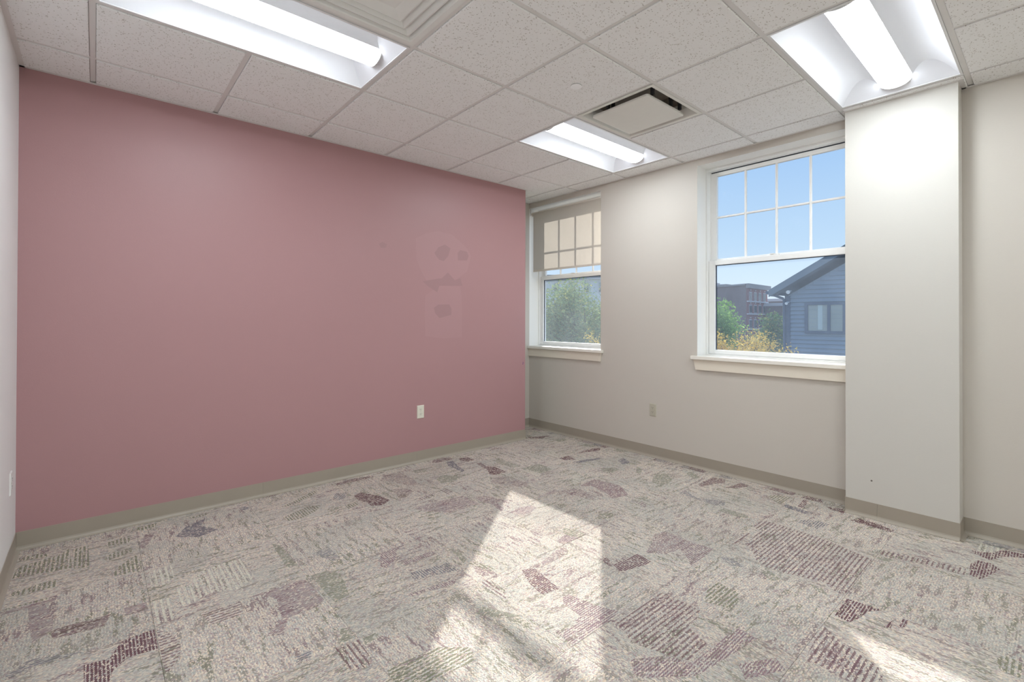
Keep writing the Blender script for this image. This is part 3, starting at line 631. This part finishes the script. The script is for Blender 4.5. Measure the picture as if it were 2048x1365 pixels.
# ------------------------------------------------------------------ stepped supply diffuser
d = empty('supply_diffuser', (GX0+1.5*G, GY0+1.5*G, ZCEIL)); tag(d, 'square white stepped air diffuser next to the long ceiling light', 'diffuser')
def ring(mb, r0, z0, r1, z1):
    a = [(-r0, -r0, z0), (r0, -r0, z0), (r0, r0, z0), (-r0, r0, z0), (-r0, -r0, z0)]; b = [(-r1, -r1, z1), (r1, -r1, z1), (r1, r1, z1), (-r1, r1, z1), (-r1, -r1, z1)]
    mb.sheet(a, b)
def cone(name, prof, mat, par):
    mb = MB()
    for (a, b), (c, e_) in zip(prof, prof[1:]): ring(mb, a, b, c, e_)
    return mb.build(name, mat, par, fix=False)
cone('flange', [(0.293, 0.006), (0.293, 0.0), (0.268, 0.0), (0.262, 0.004), (0.236, 0.040), (0.232, 0.060)], M_diff, d)
cone('louver', [(0.236, 0.026), (0.240, 0.004), (0.232, 0.002), (0.208, 0.022), (0.190, 0.052)], M_diff, d)
cone('louver', [(0.196, 0.034), (0.200, 0.006), (0.192, 0.003), (0.168, 0.020), (0.150, 0.046)], M_diff, d)
mb = MB(); ring(mb, 0.156, 0.03, 0.160, 0.006); ring(mb, 0.160, 0.006, 0.152, 0.002); ring(mb, 0.152, 0.002, 0.10, 0.014)
mb.poly([(-0.10, -0.10, 0.014), (-0.10, 0.10, 0.014), (0.10, 0.10, 0.014), (0.10, -0.10, 0.014)]); mb.build('center_plaque', M_diff, d, fix=False)
mb = MB(); mb.box(-0.29, 0.29, -0.29, 0.29, 0.065, 0.075); mb.build('back_pan', M_diff, d)

# ------------------------------------------------------------------ return grille with dropped plaque
d = empty('return_grille', (GX0+4.5*G, GY0+1.5*G, ZCEIL)); tag(d, 'square return grille with a dropped off-white plaque and open dark gap', 'grille')
cone('frame', [(0.293, 0.006), (0.293, 0.0), (0.272, 0.0), (0.268, 0.004), (0.245, 0.050), (0.240, 0.085)], M_vent, d)
mb = MB(); mb.box(-0.25, 0.25, -0.25, 0.25, 0.165, 0.172)
for s_ in (-1, 1):
    mb.box(min(s_*0.245, s_*0.25), max(s_*0.245, s_*0.25), -0.25, 0.25, 0.08, 0.165); mb.box(-0.25, 0.25, min(s_*0.245, s_*0.25), max(s_*0.245, s_*0.25), 0.08, 0.165)
mb.build('plenum_box', M_plenum, d)
mb = MB(); px, py, r = -0.016, -0.002, 0.216
mb.prism([(px-r+.012, py-r, -0.018), (px+r-.012, py-r, -0.018), (px+r, py-r+.012, -0.018), (px+r, py+r-.012, -0.018), (px+r-.012, py+r, -0.018), (px-r+.012, py+r, -0.018), (px-r, py+r-.012, -0.018), (px-r, py-r+.012, -0.018)], (0, 0, 0.016))
mb.build('plaque', M_vent, d, bevel=0.004)
for (a, b) in ((-0.16, -0.205), (0.16, -0.205), (-0.205, 0.10), (0.06, -0.20), (-0.02, 0.2), (0.2, 0.05)):
    mb = MB(); mb.box(a-0.009, a+0.009, b-0.009, b+0.009, 0.014, 0.165); mb.box(a-0.02, a+0.02, b-0.004, b+0.004, 0.05, 0.064); mb.build('bracket', M_bracket, d)
for (a, b, c) in ((-0.1, -0.19, 0.03), (0.08, -0.2, -0.02)):
    mb = MB(); mb.tube((a-0.07, b, 0.13), (a+0.05, b+c, 0.05), 0.003, n=6); mb.build('spring_wire', M_screw, d)

# concealed sprinkler cover
mb = MB(); mb.tube((2.109, 1.877, ZCEIL-0.006), (2.109, 1.877, ZCEIL-0.0025), 0.0335, n=40); d = mb.build('sprinkler_cover', M_disc, None, bevel=0.001)
mb = MB(); mb.tube((2.109, 1.877, ZCEIL-0.0025), (2.109, 1.877, ZCEIL+0.001), 0.026, n=32); mb.build('collar', M_gasket, d)
tag(d, 'small round white sprinkler cover plate on a ceiling tile', 'sprinkler cover')

# ------------------------------------------------------------------ windows
def window(idx, w, label):
    y0, y1, g0, g1 = w['y0'], w['y1'], w['g0'], w['g1']; z0, z1 = 0.955, WZ1
    root = empty('window_%d' % idx, (0, 0, 0)); tag(root, label, 'window', kind='structure')
    # fixed frame with jamb liners
    mb = MB(); xa, xb = WX+0.148, WX+0.265; jw = 0.014
    mb.box(xa, xb, y0, y0+jw, z0, z1); mb.box(xa, xb, y1-jw, y1, z0, z1); mb.box(xa, xb, y0+jw, y1-jw, z1-0.022, z1); mb.box(xa, xb, y0+jw, y1-jw, z0, z0+0.012)
    mb.box(WX+0.203, WX+0.208, y0+jw, y0+jw+0.008, z0, z1-0.022); mb.box(WX+0.203, WX+0.208, y1-jw-0.008, y1-jw, z0, z1-0.022)
    mb.build('window_frame', M_vinyl, root)
    mb = MB(); mb.box(WX+0.212, WX+0.235, y0+jw, y1-jw, z1-0.030, z1-0.022); mb.build('weatherstrip', M_gasket, root)
    # upper sash
    xu0, xu1 = WX+0.208, WX+0.238; ya, yb = y0+jw+0.001, y1-jw-0.001; zt, zr0, zr1 = z1-0.031, 1.745, 1.795; gt = 2.516
    mb = MB(); mb.box(xu0, xu1, ya, g0, zr0, zt); mb.box(xu0, xu1, g1, yb, zr0, zt); mb.box(xu0, xu1, g0, g1, gt, zt); mb.box(xu0, xu1, g0, g1, zr0, zr1)
    up = mb.build('upper_sash', M_vinyl, root, bevel=0.003)
    n = 4; pw = (g1-g0)/n; zm = 2.157; bw = 0.0085
    for k in range(1, n):
        mb = MB(); y = g0+pw*k
        mb.prism([(xu0+0.004, y-0.005, zr1), (xu0+0.009, y-bw, zr1), (xu0+0.02, y-bw, zr1), (xu0+0.02, y+bw, zr1), (xu0+0.009, y+bw, zr1), (xu0+0.004, y+0.005, zr1)], (0, 0, gt-zr1)); mb.build('muntin', M_vinyl, up)
    for k in range(n):
        a, b = g0+pw*k+(bw if k else 0), g0+pw*(k+1)-(bw if k < n-1 else 0)
        mb = MB(); mb.prism([(xu0+0.004, a, zm-0.005), (xu0+0.009, a, zm-bw), (xu0+0.02, a, zm-bw), (xu0+0.02, a, zm+bw), (xu0+0.009, a, zm+bw), (xu0+0.004, a, zm+0.005)], (0, b-a, 0)); mb.build('muntin', M_vinyl, up)
        for (c, d_) in ((zr1, zm-bw), (zm+bw, gt)):
            mb = MB(); mb.poly([(xu0+0.014, a, c), (xu0+0.014, b, c), (xu0+0.014, b, d_), (xu0+0.014, a, d_)]); mb.build('pane', M_glass, up)
    # lower sash
    xl0, xl1 = WX+0.170, WX+0.200; zb, zb1, zt0, zt1 = z0+0.013, 1.004, 1.738, 1.778
    mb = MB(); mb.box(xl0, xl1, ya, g0+0.002, zb, zt1); mb.box(xl0, xl1, g1-0.002, yb, zb, zt1); mb.box(xl0, xl1, g0+0.002, g1-0.002, zt0, zt1); mb.box(xl0, xl1, g0+0.002, g1-0.002, zb, zb1)
    lo = mb.build('lower_sash', M_vinyl, root, bevel=0.003)
    mb = MB(); mb.poly([(xl0+0.016, g0+0.002, zb1), (xl0+0.016, g1-0.002, zb1), (xl0+0.016, g1-0.002, zt0), (xl0+0.016, g0+0.002, zt0)]); mb.build('pane', M_glass_h if idx == 1 else M_glass_d, lo)
    mb = MB(); e2 = 0.0015
    for q in ((g0+0.002, g1-0.002, zt0-0.006, zt0), ): mb.box(xl0+0.0165, xl1-0.004, q[0], q[1], q[2], q[3])
    mb.box(xl0+0.0165, xl1-0.004, g1-0.008, g1-0.002, zb1, zt0-0.006); mb.build('glazing_gasket', M_gasket, lo)
    yc = (g0+g1)/2
    mb = MB(); mb.box(xl0+0.003, xl1-0.003, yc-0.03, yc+0.03, zt1, zt1+0.009); mb.tube((xl0+0.014, yc, zt1+0.009), (xl0+0.014, yc, zt1+0.014), 0.011, n=14); mb.box(xl0-0.004, xl0+0.016, yc+0.002, yc+0.034, zt1+0.010, zt1+0.015); mb.build('sash_lock', M_vinyl, lo)
    # stool and apron
    ys0, ys1 = w['stool']
    mb = MB(); mb.box(WX-0.032, WX, ys0, ys1, 0.925, 0.955); mb.box(WX, WX+0.149, y0, y1, 0.9255, 0.955)
    mb.build('window_stool', M_stool, root, bevel=0.003)
    a0, a1 = w['apron']
    mb = MB(); mb.prism([(WX-0.016, a0[0], 0.925), (WX-0.016, a1[0], 0.925), (WX-0.016, a1[1], 0.838), (WX-0.016, a0[1], 0.838)], (0.0155, 0, 0)); mb.build('apron', M_apron, root)
    return root
W1.update(stool=(3.054, RY-0.001), apron=((3.076, 3.086), (RY-0.001, RY-0.001)))
W2.update(stool=(CY1+0.001, 2.095), apron=((CY1+0.001, CY1+0.001), (2.076, 2.056)))
window(1, W1, 'window half covered by a roller shade next to the mauve wall')
window(2, W2, 'tall double-hung window with eight upper panes beside the pier')

# roller shade in the first window
s = empty('roller_shade', (WX+0.035, 3.62, 2.52)); tag(s, 'beige roller shade pulled halfway down the narrow corner window', 'shade')
def rel(mb): mb.v = [(x-(WX+0.035), y-3.62, z-2.52) for x, y, z in mb.v]; return mb
xs_ = WX+0.030
mb = MB(); mb.tube((xs_+0.004, 3.104, 2.508), (xs_+0.004, 4.140, 2.508), 0.024, n=24); rel(mb).build('roller_tube', M_shade_solid, s, smooth=False)
mb = MB(); mb.box(xs_-0.024, xs_-0.0232, 3.094, 4.098, 1.845, 2.508); rel(mb).build('shade_cloth', M_shade, s)
mb = MB(); mb.box(xs_-0.0265, xs_-0.0205, 3.094, 4.098, 1.822, 1.8455); rel(mb).build('hem_bar', M_shade_solid, s, bevel=0.002)
for ya in (3.0935, 4.141):
    mb = MB(); mb.box(xs_-0.02, xs_+0.03, ya, ya+0.010, 2.49, 2.578); rel(mb).build('bracket', M_vinyl, s)

# ------------------------------------------------------------------ outlets
def outlet(name, label, center, normal, mat):
    """duplex receptacle; built facing -y at origin then turned"""
    root = empty(name, center); tag(root, label, 'outlet', 'wall outlets')
    root.rotation_euler = (0, 0, math.atan2(normal[1], normal[0])+math.pi/2)
    mb = MB(); w, h = 0.035, 0.0575
    lo = [(-w, 0, -h), (w, 0, -h), (w, 0, h), (-w, 0, h)]; hi = [(-w+.004, -0.0055, -h+.004), (w-.004, -0.0055, -h+.004), (w-.004, -0.0055, h-.004), (-w+.004, -0.0055, h-.004)]
    mb.poly(hi); mb.poly(lo[::-1])
    for i in range(4): mb.poly([lo[i], lo[(i+1) % 4], hi[(i+1) % 4], hi[i]])
    mb.build('cover_plate', mat, root)
    for s_ in (-1, 1):
        mb = MB(); pts = []
        for k in range(20):
            th = 2*math.pi*k/20; x = 0.0172*math.cos(th); z = max(-0.0135, min(0.0135, 0.0172*math.sin(th))); pts.append((x, -0.0050, z+s_*0.0195))
        mb.prism(pts, (0, -0.0022, 0)); rc = mb.build('receptacle', mat, root)
        mb = MB(); zc = s_*0.0195
        mb.box(-0.0075, -0.0052, -0.0076, -0.0070, zc+0.000, zc+0.0085); mb.box(0.0052, 0.0075, -0.0076, -0.0070, zc+0.001, zc+0.0080); mb.tube((0, -0.0070, zc-0.0065), (0, -0.0076, zc-0.0065), 0.0026, n=10); mb.build('slot', M_slot, rc)
    mb = MB(); mb.tube((0, -0.005, 0), (0, -0.0064, 0), 0.003, n=10); mb.build('screw', M_screw, root)
outlet('wall_outlet', 'ivory duplex outlet low on the mauve wall', (2.159, PY, 0.443), (0, -1), M_outlet)
outlet('wall_outlet', 'tan duplex outlet below and between the two windows', (WX, 2.480, 0.432), (-1, 0), M_outlet2)
outlet('wall_outlet', 'white duplex outlet on the white wall at far left', (LX, 3.520, 0.425), (1, 0), M_outlet3)

# ------------------------------------------------------------------ outside
M_ground = plain('asphalt_lot', (0.16, 0.16, 0.16, 1), 0.95, 0.1, 0, 0.2, 1)
mb = MB(); mb.box(WX+0.4, 330, -160, 260, GROUND-0.3, GROUND); tag(mb.build('ground', M_ground), 'grey asphalt ground outside below the windows', 'ground', kind='structure')
M_siding = plain('blue_grey_siding', (0.25, 0.305, 0.365, 1), 0.6, 0.3, 0, 0.05, 3)
M_trimb = plain('slate_blue_trim', (0.105, 0.135, 0.185, 1), 0.6, 0.3, 0, 0.05, 3)
M_roof = plain('slate_grey_rake', (0.19, 0.23, 0.265, 1), 0.8, 0.2, 0, 0.06, 4)
M_wpane = plain('pale_green_blind_glass', (0.33, 0.37, 0.34, 1), 0.25, 0.5, 0, 0.12, 1.5)
M_lampw = plain('white_flood_light', (0.85, 0.87, 0.88, 1), 0.4, 0.4)
M_blind = plain('pale_curtain', (0.52, 0.60, 0.58, 1), 0.7, 0.2)
# grey-blue gabled house
S = 1.3; HX = 16*S
def hz(z): return ZC+(z-ZC)*S
h = empty('gabled_house', (HX, 3*S, GROUND)); tag(h, 'blue-grey clapboard house with a steep gable and dark-framed window', 'house')
def hp(mb): mb.v = [(x-HX, y-3*S, z-GROUND) for x, y, z in mb.v]; return mb
ycor, ytop = 5.60*S, 0.6*S; slope = (3.126-2.181)/(5.956-4.344)
eave = lambda y: hz(2.0)+(ycor-y)*slope if y > ytop else hz(2.0)+(ycor-ytop)*slope-(ytop-y)*slope
yfar = ytop-(ycor-ytop)
mb = MB(); mb.prism([(HX+0.06, ycor, GROUND), (HX+0.06, yfar, GROUND), (HX+0.06, yfar, eave(yfar)), (HX+0.06, ytop, eave(ytop)), (HX+0.06, ycor, eave(ycor))], (9, 0, 0)); hp(mb).build('wall_block', M_siding, h)
zc = GROUND; bh = 0.125*S
while zc < eave(ytop)-bh:
    ya = ycor-max(0, (zc+bh-eave(ycor))/slope); yb = ytop-(ya-ytop)
    if zc+bh > -1.0:
        mb = MB(); mb.prism([(HX-0.012, yb, zc), (HX+0.06, yb, zc), (HX+0.06, yb, zc+bh), (HX+0.040, yb, zc+bh)], (0, ya-yb, 0)); hp(mb).build('siding_board', M_siding, h)
    zc += bh
mb = MB(); mb.box(HX-0.02, HX+0.06, ycor-0.13*S, ycor+0.03, GROUND, eave(ycor)+0.02); hp(mb).build('corner_board', M_trimb, h)
for sg in (1, -1):                                     # roof slabs with rake boards and overhang
    yo_ = (5.97*S) if sg > 0 else 2*ytop-5.97*S
    zo = hz(2.181)-0.02
    zr = zo+abs(yo_-ytop)*slope
    mb = MB(); mb.prism([(HX-0.45, yo_, zo), (HX-0.45, ytop, zr), (HX-0.45, ytop, zr+0.05), (HX-0.45, yo_, zo+0.05)], (10, 0, 0)); hp(mb).build('roof_slab', M_roof, h)
    mb = MB(); mb.prism([(HX-0.46, yo_, zo-0.23), (HX-0.46, ytop, zr-0.23), (HX-0.46, ytop, zr-0.001), (HX-0.46, yo_, zo-0.001)], (0.04, 0, 0)); hp(mb).build('rake_board', M_roof, h)
    mb = MB(); mb.prism([(HX-0.42, yo_-sg*0.02, zo-0.20), (HX-0.42, ytop, zr-0.20), (HX-0.42, ytop, zr-0.16), (HX-0.42, yo_-sg*0.02, zo-0.16)], (0.48, 0, 0)); hp(mb).build('soffit', M_roof, h)
yo_ = 5.97*S
mb = MB(); mb.box(HX-0.44, HX+9, yo_, yo_+0.12, hz(2.10)-0.03, hz(2.10)+0.10); hp(mb).build('gutter', M_trimb, h)
mb = MB(); mb.tube((HX-0.2, yo_+0.05, hz(2.1)), (HX-0.05, ycor+0.05, hz(1.93)), 0.05); mb.tube((HX-0.05, ycor+0.05, hz(1.93)), (HX-0.05, ycor-0.02, GROUND+0.1), 0.05); hp(mb).build('downspout', M_trimb, h)
wy0, wy1, wz0, wz1 = 4.00*S, 5.063*S, hz(0.870), hz(1.805)
mb = MB(); fw = 0.085*S
mb.box(HX-0.05, HX+0.05, wy0, wy1, wz0, wz0+fw); mb.box(HX-0.05, HX+0.05, wy0, wy1, wz1-fw, wz1); mb.box(HX-0.05, HX+0.05, wy0, wy0+fw, wz0+fw, wz1-fw); mb.box(HX-0.05, HX+0.05, wy1-fw, wy1, wz0+fw, wz1-fw); mb.box(HX-0.05, HX+0.05, 4.396*S, 4.472*S, wz0+fw, wz1-fw)
wf = hp(mb).build('window_frame', M_trimb, h)
for (a, b) in ((wy0+fw, 4.396*S), (4.472*S, wy1-fw)):
    mb = MB(); mb.box(HX-0.01, HX+0.0, a, b, wz0+fw, wz1-fw); hp(mb).build('pane', M_wpane, wf)
mb = MB(); mb.box(HX-0.016, HX-0.011, 4.60*S, 4.72*S, wz0+fw+0.05, wz1-fw); hp(mb).build('curtain', M_blind, wf)
for (y, z, r) in ((5.45*S, hz(2.143), 0.075), (5.50*S, hz(1.80), 0.055)):
    mb = MB(); mb.tube((HX-0.32, y, z-0.03), (HX-0.16, y, z+0.02), r, r*0.6, n=16); mb.tube((HX-0.16, y, z+0.02), (HX+0.02, y, z+0.04), 0.025, n=8); hp(mb).build('flood_light', M_lampw, h)

# brick building far behind
M_brick = plain('weathered_brick', (0.25, 0.19, 0.175, 1), 0.9, 0.1, 0, 0.10, 0.6)
M_brickr = plain('red_brick_front', (0.30, 0.14, 0.125, 1), 0.9, 0.1, 0, 0.10, 0.6)
M_corn = plain('grey_cornice', (0.36, 0.32, 0.30, 1), 0.8, 0.2)
M_lite = plain('pale_stone_sill', (0.62, 0.60, 0.60, 1), 0.8, 0.2)
M_dglass = plain('dark_far_glass', (0.06, 0.075, 0.085, 1), 0.2, 0.5)
K = 2.6
def kz(z): return ZC+(z-ZC)*K
A = Vector((41.42*K, 17.60*K, 0)); B = Vector((46.11*K, 17.74*K, 0)); Lf = Vector((43.2*K, 22.6*K, 0))
b = empty('brick_building', (A.x, A.y, GROUND)); tag(b, 'three-storey weathered brick building with a cornice beyond the yellow tree', 'building')
def bp(mb): mb.v = [(x-A.x, y-A.y, z-GROUND) for x, y, z in mb.v]; return mb
zt = kz(4.30)
mb = MB(); Dv = B+(Lf-A); mb.prism([(A.x, A.y, GROUND), (B.x, B.y, GROUND), (Dv.x, Dv.y, GROUND), (Lf.x, Lf.y, GROUND)], (0, 0, zt-GROUND)); bp(mb).build('wall_block', M_brick, b)
du = (B-A).normalized(); dn = Vector((du.y, -du.x, 0)); Lw = (B-A).length
def quad_on_front(u0, u1, z0, z1, d0, d1, name, mat, par):
    mb = MB(); p0 = A+du*u0; p1 = A+du*u1
    mb.prism([tuple(p0+dn*d0+Vector((0, 0, z0))), tuple(p1+dn*d0+Vector((0, 0, z0))), tuple(p1+dn*d0+Vector((0, 0, z1))), tuple(p0+dn*d0+Vector((0, 0, z1)))], tuple(dn*(d1-d0))); return bp(mb).build(name, mat, par)
quad_on_front(0, Lw, GROUND, zt, 0.01, 0.12, 'front_brick', M_brickr, b)
quad_on_front(-0.4, Lw+0.6, zt-0.75, zt+0.25, 0.1, 0.75, 'cornice', M_corn, b)
for (za, zb_) in ((2.98, 3.72), (1.90, 2.62), (0.6, 1.35)):
    for i in range(4):
        u = Lw*(0.16+0.225*i); wv = Lw*0.062
        f_ = quad_on_front(u-wv, u+wv, kz(za), kz(zb_), 0.121, 0.20, 'window', M_lite, b)
        for s_ in (-1, 1): quad_on_front(u+(s_*0.5-0.42)*wv, u+(s_*0.5+0.42)*wv, kz(za)+0.1, kz(zb_)-0.15, 0.201, 0.24, 'pane', M_dglass, f_)
        quad_on_front(u-wv*0.3, u+wv*0.3, kz(zb_)+0.25, kz(zb_)+0.5, 0.121, 0.25, 'keystone', M_lite, b)
    quad_on_front(0, Lw, kz(za)-0.35, kz(za)-0.1, 0.121, 0.4, 'sill_band', M_lite, b)
ul = (Lf-A).normalized(); nl = Vector((-ul.y, ul.x, 0))
if nl.dot(A) > 0: nl = -nl
mb = MB(); q0 = A+ul*(0.25*K); q1 = Lf
mb.prism([tuple(A+nl*0.3+Vector((0, 0, zt-0.1))), tuple(Lf+nl*0.3+Vector((0, 0, zt-0.1))), tuple(Lf+nl*0.3+Vector((0, 0, zt+0.25))), tuple(A+nl*0.3+Vector((0, 0, zt+0.25)))], tuple(-nl*0.5)); bp(mb).build('parapet', M_corn, b)
for (u, w_, hh, mt) in ((4.05, 1.05, 0.42, M_lite), (2.55, 0.8, 0.20, M_corn)):
    mb = MB(); c_ = A+ul*u*K+(B-A)*0.06
    mb.box(c_.x-1.2, c_.x+1.2, c_.y-w_*K/2, c_.y+w_*K/2, zt, zt+hh*K); bp(mb).build('roof_unit', mt, b)

# low brick building between
mb = MB(); mb.box(133, 150, 44.0, 58.0, GROUND, kz(2.95)+0.6); lb = mb.build('low_brick_building', M_brick); tag(lb, 'low brick building with a pale roof edge left of the gabled house', 'building')
mb = MB(); mb.box(132.7, 150, 43.8, 58.2, kz(2.95)+0.6, kz(2.95)+1.3); mb.build('roof_edge', M_lite, lb)
mb = MB(); mb.box(118, 126, 38.5, 52, GROUND, kz(2.55)); lb = mb.build('flat_roof_annex', M_brick); tag(lb, 'flat-roofed annex with a pale edge in front of the low brick building', 'building')
mb = MB(); mb.box(117.7, 126, 38.3, 52.2, kz(2.55), kz(2.55)+0.7); mb.build('roof_edge', M_lite, lb)

# pale building seen through the corner window
M_pale = plain('pale_blue_clapboard', (0.72, 0.73, 0.71, 1), 0.7, 0.2, 0, 0.04, 1)
P0 = Vector((21.6*2, 23.6*2, 0)); P1 = Vector((26.8*2, 17.8*2, 0)); pu = (P1-P0).normalized(); pn = Vector((pu.y, -pu.x, 0))
if pn.dot(P0) > 0: pn = -pn
pb = empty('pale_building', (P0.x, P0.y, GROUND)); tag(pb, 'pale blue clapboard building with white-trimmed windows behind the green tree', 'building')
def pp(mb): mb.v = [(x-P0.x, y-P0.y, z-GROUND) for x, y, z in mb.v]; return mb
def pq(u0_, u1_, z0_, z1_, d0, d1, name, mat, par):
    mb = MB(); a = P0+pu*u0_+pn*d0; c = P0+pu*u1_+pn*d0
    mb.prism([(a.x, a.y, z0_), (c.x, c.y, z0_), (c.x, c.y, z1_), (a.x, a.y, z1_)], tuple(pn*(d1-d0))); return pp(mb).build(name, mat, par)
PL = (P1-P0).length; zp = ZC+(4.12-ZC)*2
pq(0, PL, GROUND, zp, -8, 0, 'wall_block', M_pale, pb); pq(-0.3, PL+0.3, zp-0.35, zp, 0.01, 0.45, 'fascia', M_lite, pb); pq(-0.4, PL+0.4, zp, zp+0.25, -8, 0.6, 'roof_edge', M_roof, pb)
for i in range(7):
    for zz in (2*3.05-ZC, 2*3.05-ZC-3.3):
        u = 2.05+i*1.95
        f_ = pq(u-0.42, u+0.42, zz, zz+1.5, 0.01, 0.1, 'window', M_lite, pb); pq(u-0.27, u+0.27, zz+0.12, zz+0.70, 0.101, 0.13, 'pane', M_dglass, f_); pq(u-0.27, u+0.27, zz+0.78, zz+1.38, 0.101, 0.13, 'pane', M_wpane, f_)

# trees
M_bark = plain('grey_brown_bark', (0.11, 0.09, 0.075, 1), 0.9, 0.1, 0, 0.2, 6)
def leafmat(name, cols):
    M, t, out = new_mat(name); g = N(t, 'NewGeometry')
    c = ramp(t, g.outputs['Random Per Island'], [(i/(len(cols)-1), x+(1,)) for i, x in enumerate(cols)])
    df = N(t, 'BsdfDiffuse'); tl = N(t, 'BsdfTranslucent'); t.links.new(c, df.inputs[0]); t.links.new(c, tl.inputs[0])
    mx = N(t, 'MixShader'); mx.inputs[0].default_value = 0.4; t.links.new(df.outputs[0], mx.inputs[1]); t.links.new(tl.outputs[0], mx.inputs[2]); t.links.new(mx.outputs[0], out.inputs[0]); return M
L_yel = leafmat('yellow_autumn_leaves', [(0.70, 0.44, 0.05), (0.84, 0.62, 0.10), (0.80, 0.60, 0.20), (0.52, 0.46, 0.12)])
L_grn = leafmat('bright_green_leaves', [(0.22, 0.38, 0.09), (0.32, 0.50, 0.12), (0.42, 0.60, 0.15)])
L_dgr = leafmat('dark_green_leaves', [(0.11, 0.20, 0.09), (0.16, 0.27, 0.11), (0.34, 0.34, 0.10)])
L_mix = leafmat('hazy_green_leaves', [(0.22, 0.32, 0.15), (0.32, 0.42, 0.18), (0.52, 0.48, 0.16)])
def tree(name, label, base, center, rad, nleaf, leaf, mat, seed, nbr=22, clump=0.28):
    rg = random.Random(seed); base = Vector(base); c = Vector(center)
    root = empty(name, base); tag(root, label, 'tree', 'trees outside')
    mb = MB(); fork = Vector((base.x+(c.x-base.x)*0.6, base.y+(c.y-base.y)*0.6, c.z-rad[2]*0.75)); R = 0.035*rad[0]+0.035
    mb.tube((0, 0, 0), fork-base, R*1.8, R*1.2, n=10); mb.build('trunk', M_bark, root)
    mb = MB(); tips = []
    for i in range(nbr):
        while True:
            q = Vector((rg.uniform(-1, 1), rg.uniform(-1, 1), rg.uniform(-0.8, 1)))
            if 0.3 < q.length < 1: break
        tip = c+Vector((q.x*rad[0], q.y*rad[1], q.z*rad[2]))*0.9; midp = fork.lerp(tip, 0.5)+Vector((rg.uniform(-.1, .1), rg.uniform(-.1, .1), 0.12))*rad[0]
        mb.tube(fork-base, midp-base, R*0.55, R*0.3, n=5); mb.tube(midp-base, tip-base, R*0.3, R*0.08, n=5); tips += [tip, midp.lerp(tip, 0.6), midp]
    mb.build('branches', M_bark, root)
    vs, fs = [], []
    for i in range(nleaf):
        tp = rg.choice(tips); o_ = Vector((rg.gauss(0, 1), rg.gauss(0, 1), rg.gauss(0, 1)))*clump*rad[0]*0.55
        pc = tp+o_; q = (pc-c)
        if (q.x/rad[0])**2+(q.y/rad[1])**2+(q.z/rad[2])**2 > 1.25: continue
        a = Vector((rg.uniform(-1, 1), rg.uniform(-1, 1), rg.uniform(-1, 1))).normalized(); b_ = a.orthogonal().normalized(); s_ = leaf*rg.uniform(0.6, 1.3); n = len(vs); pc = pc-base
        vs += [tuple(pc-a*s_), tuple(pc+b_*s_*0.5), tuple(pc+a*s_), tuple(pc-b_*s_*0.5)]; fs.append((n, n+1, n+2, n+3))
    me = bpy.data.meshes.new('foliage'); me.from_pydata(vs, [], fs); me.materials.append(mat); o = bpy.data.objects.new('foliage', me); COL.objects.link(o); o.parent = root; o['kind'] = 'stuff'
tree('autumn_tree', 'yellow autumn tree filling the lower left of the tall window', (13.0, 5.6, GROUND), (12.9, 5.75, 0.05), (1.35, 1.45, 1.05), 26000, 0.034, L_yel, 3, 60, 0.19)
tree('leafy_tree', 'rounded bright green tree at the left edge of the tall window', (34.0, 17.2, GROUND), (34.0, 17.2, 0.1), (2.5, 2.5, 2.75), 22000, 0.12, L_grn, 5, 60, 0.30)
tree('leafy_tree', 'dark green tree between the brick building and the gabled house', (25.5, 9.4, GROUND), (25.5, 9.5, -0.2), (1.25, 1.15, 1.9), 12000, 0.09, L_dgr, 8, 40, 0.30)
tree('leafy_tree', 'broad hazy green tree behind the corner window', (16.5, 14.6, GROUND), (16.5, 14.6, 0.75), (2.4, 2.4, 2.4), 42000, 0.075, L_mix, 11, 90, 0.26)
tree('autumn_tree', 'sparse yellow tree at the lower right of the corner window', (9.6, 7.30, GROUND), (9.5, 7.22, 0.52), (0.8, 0.8, 1.0), 4200, 0.032, L_yel, 14, 26, 0.18)
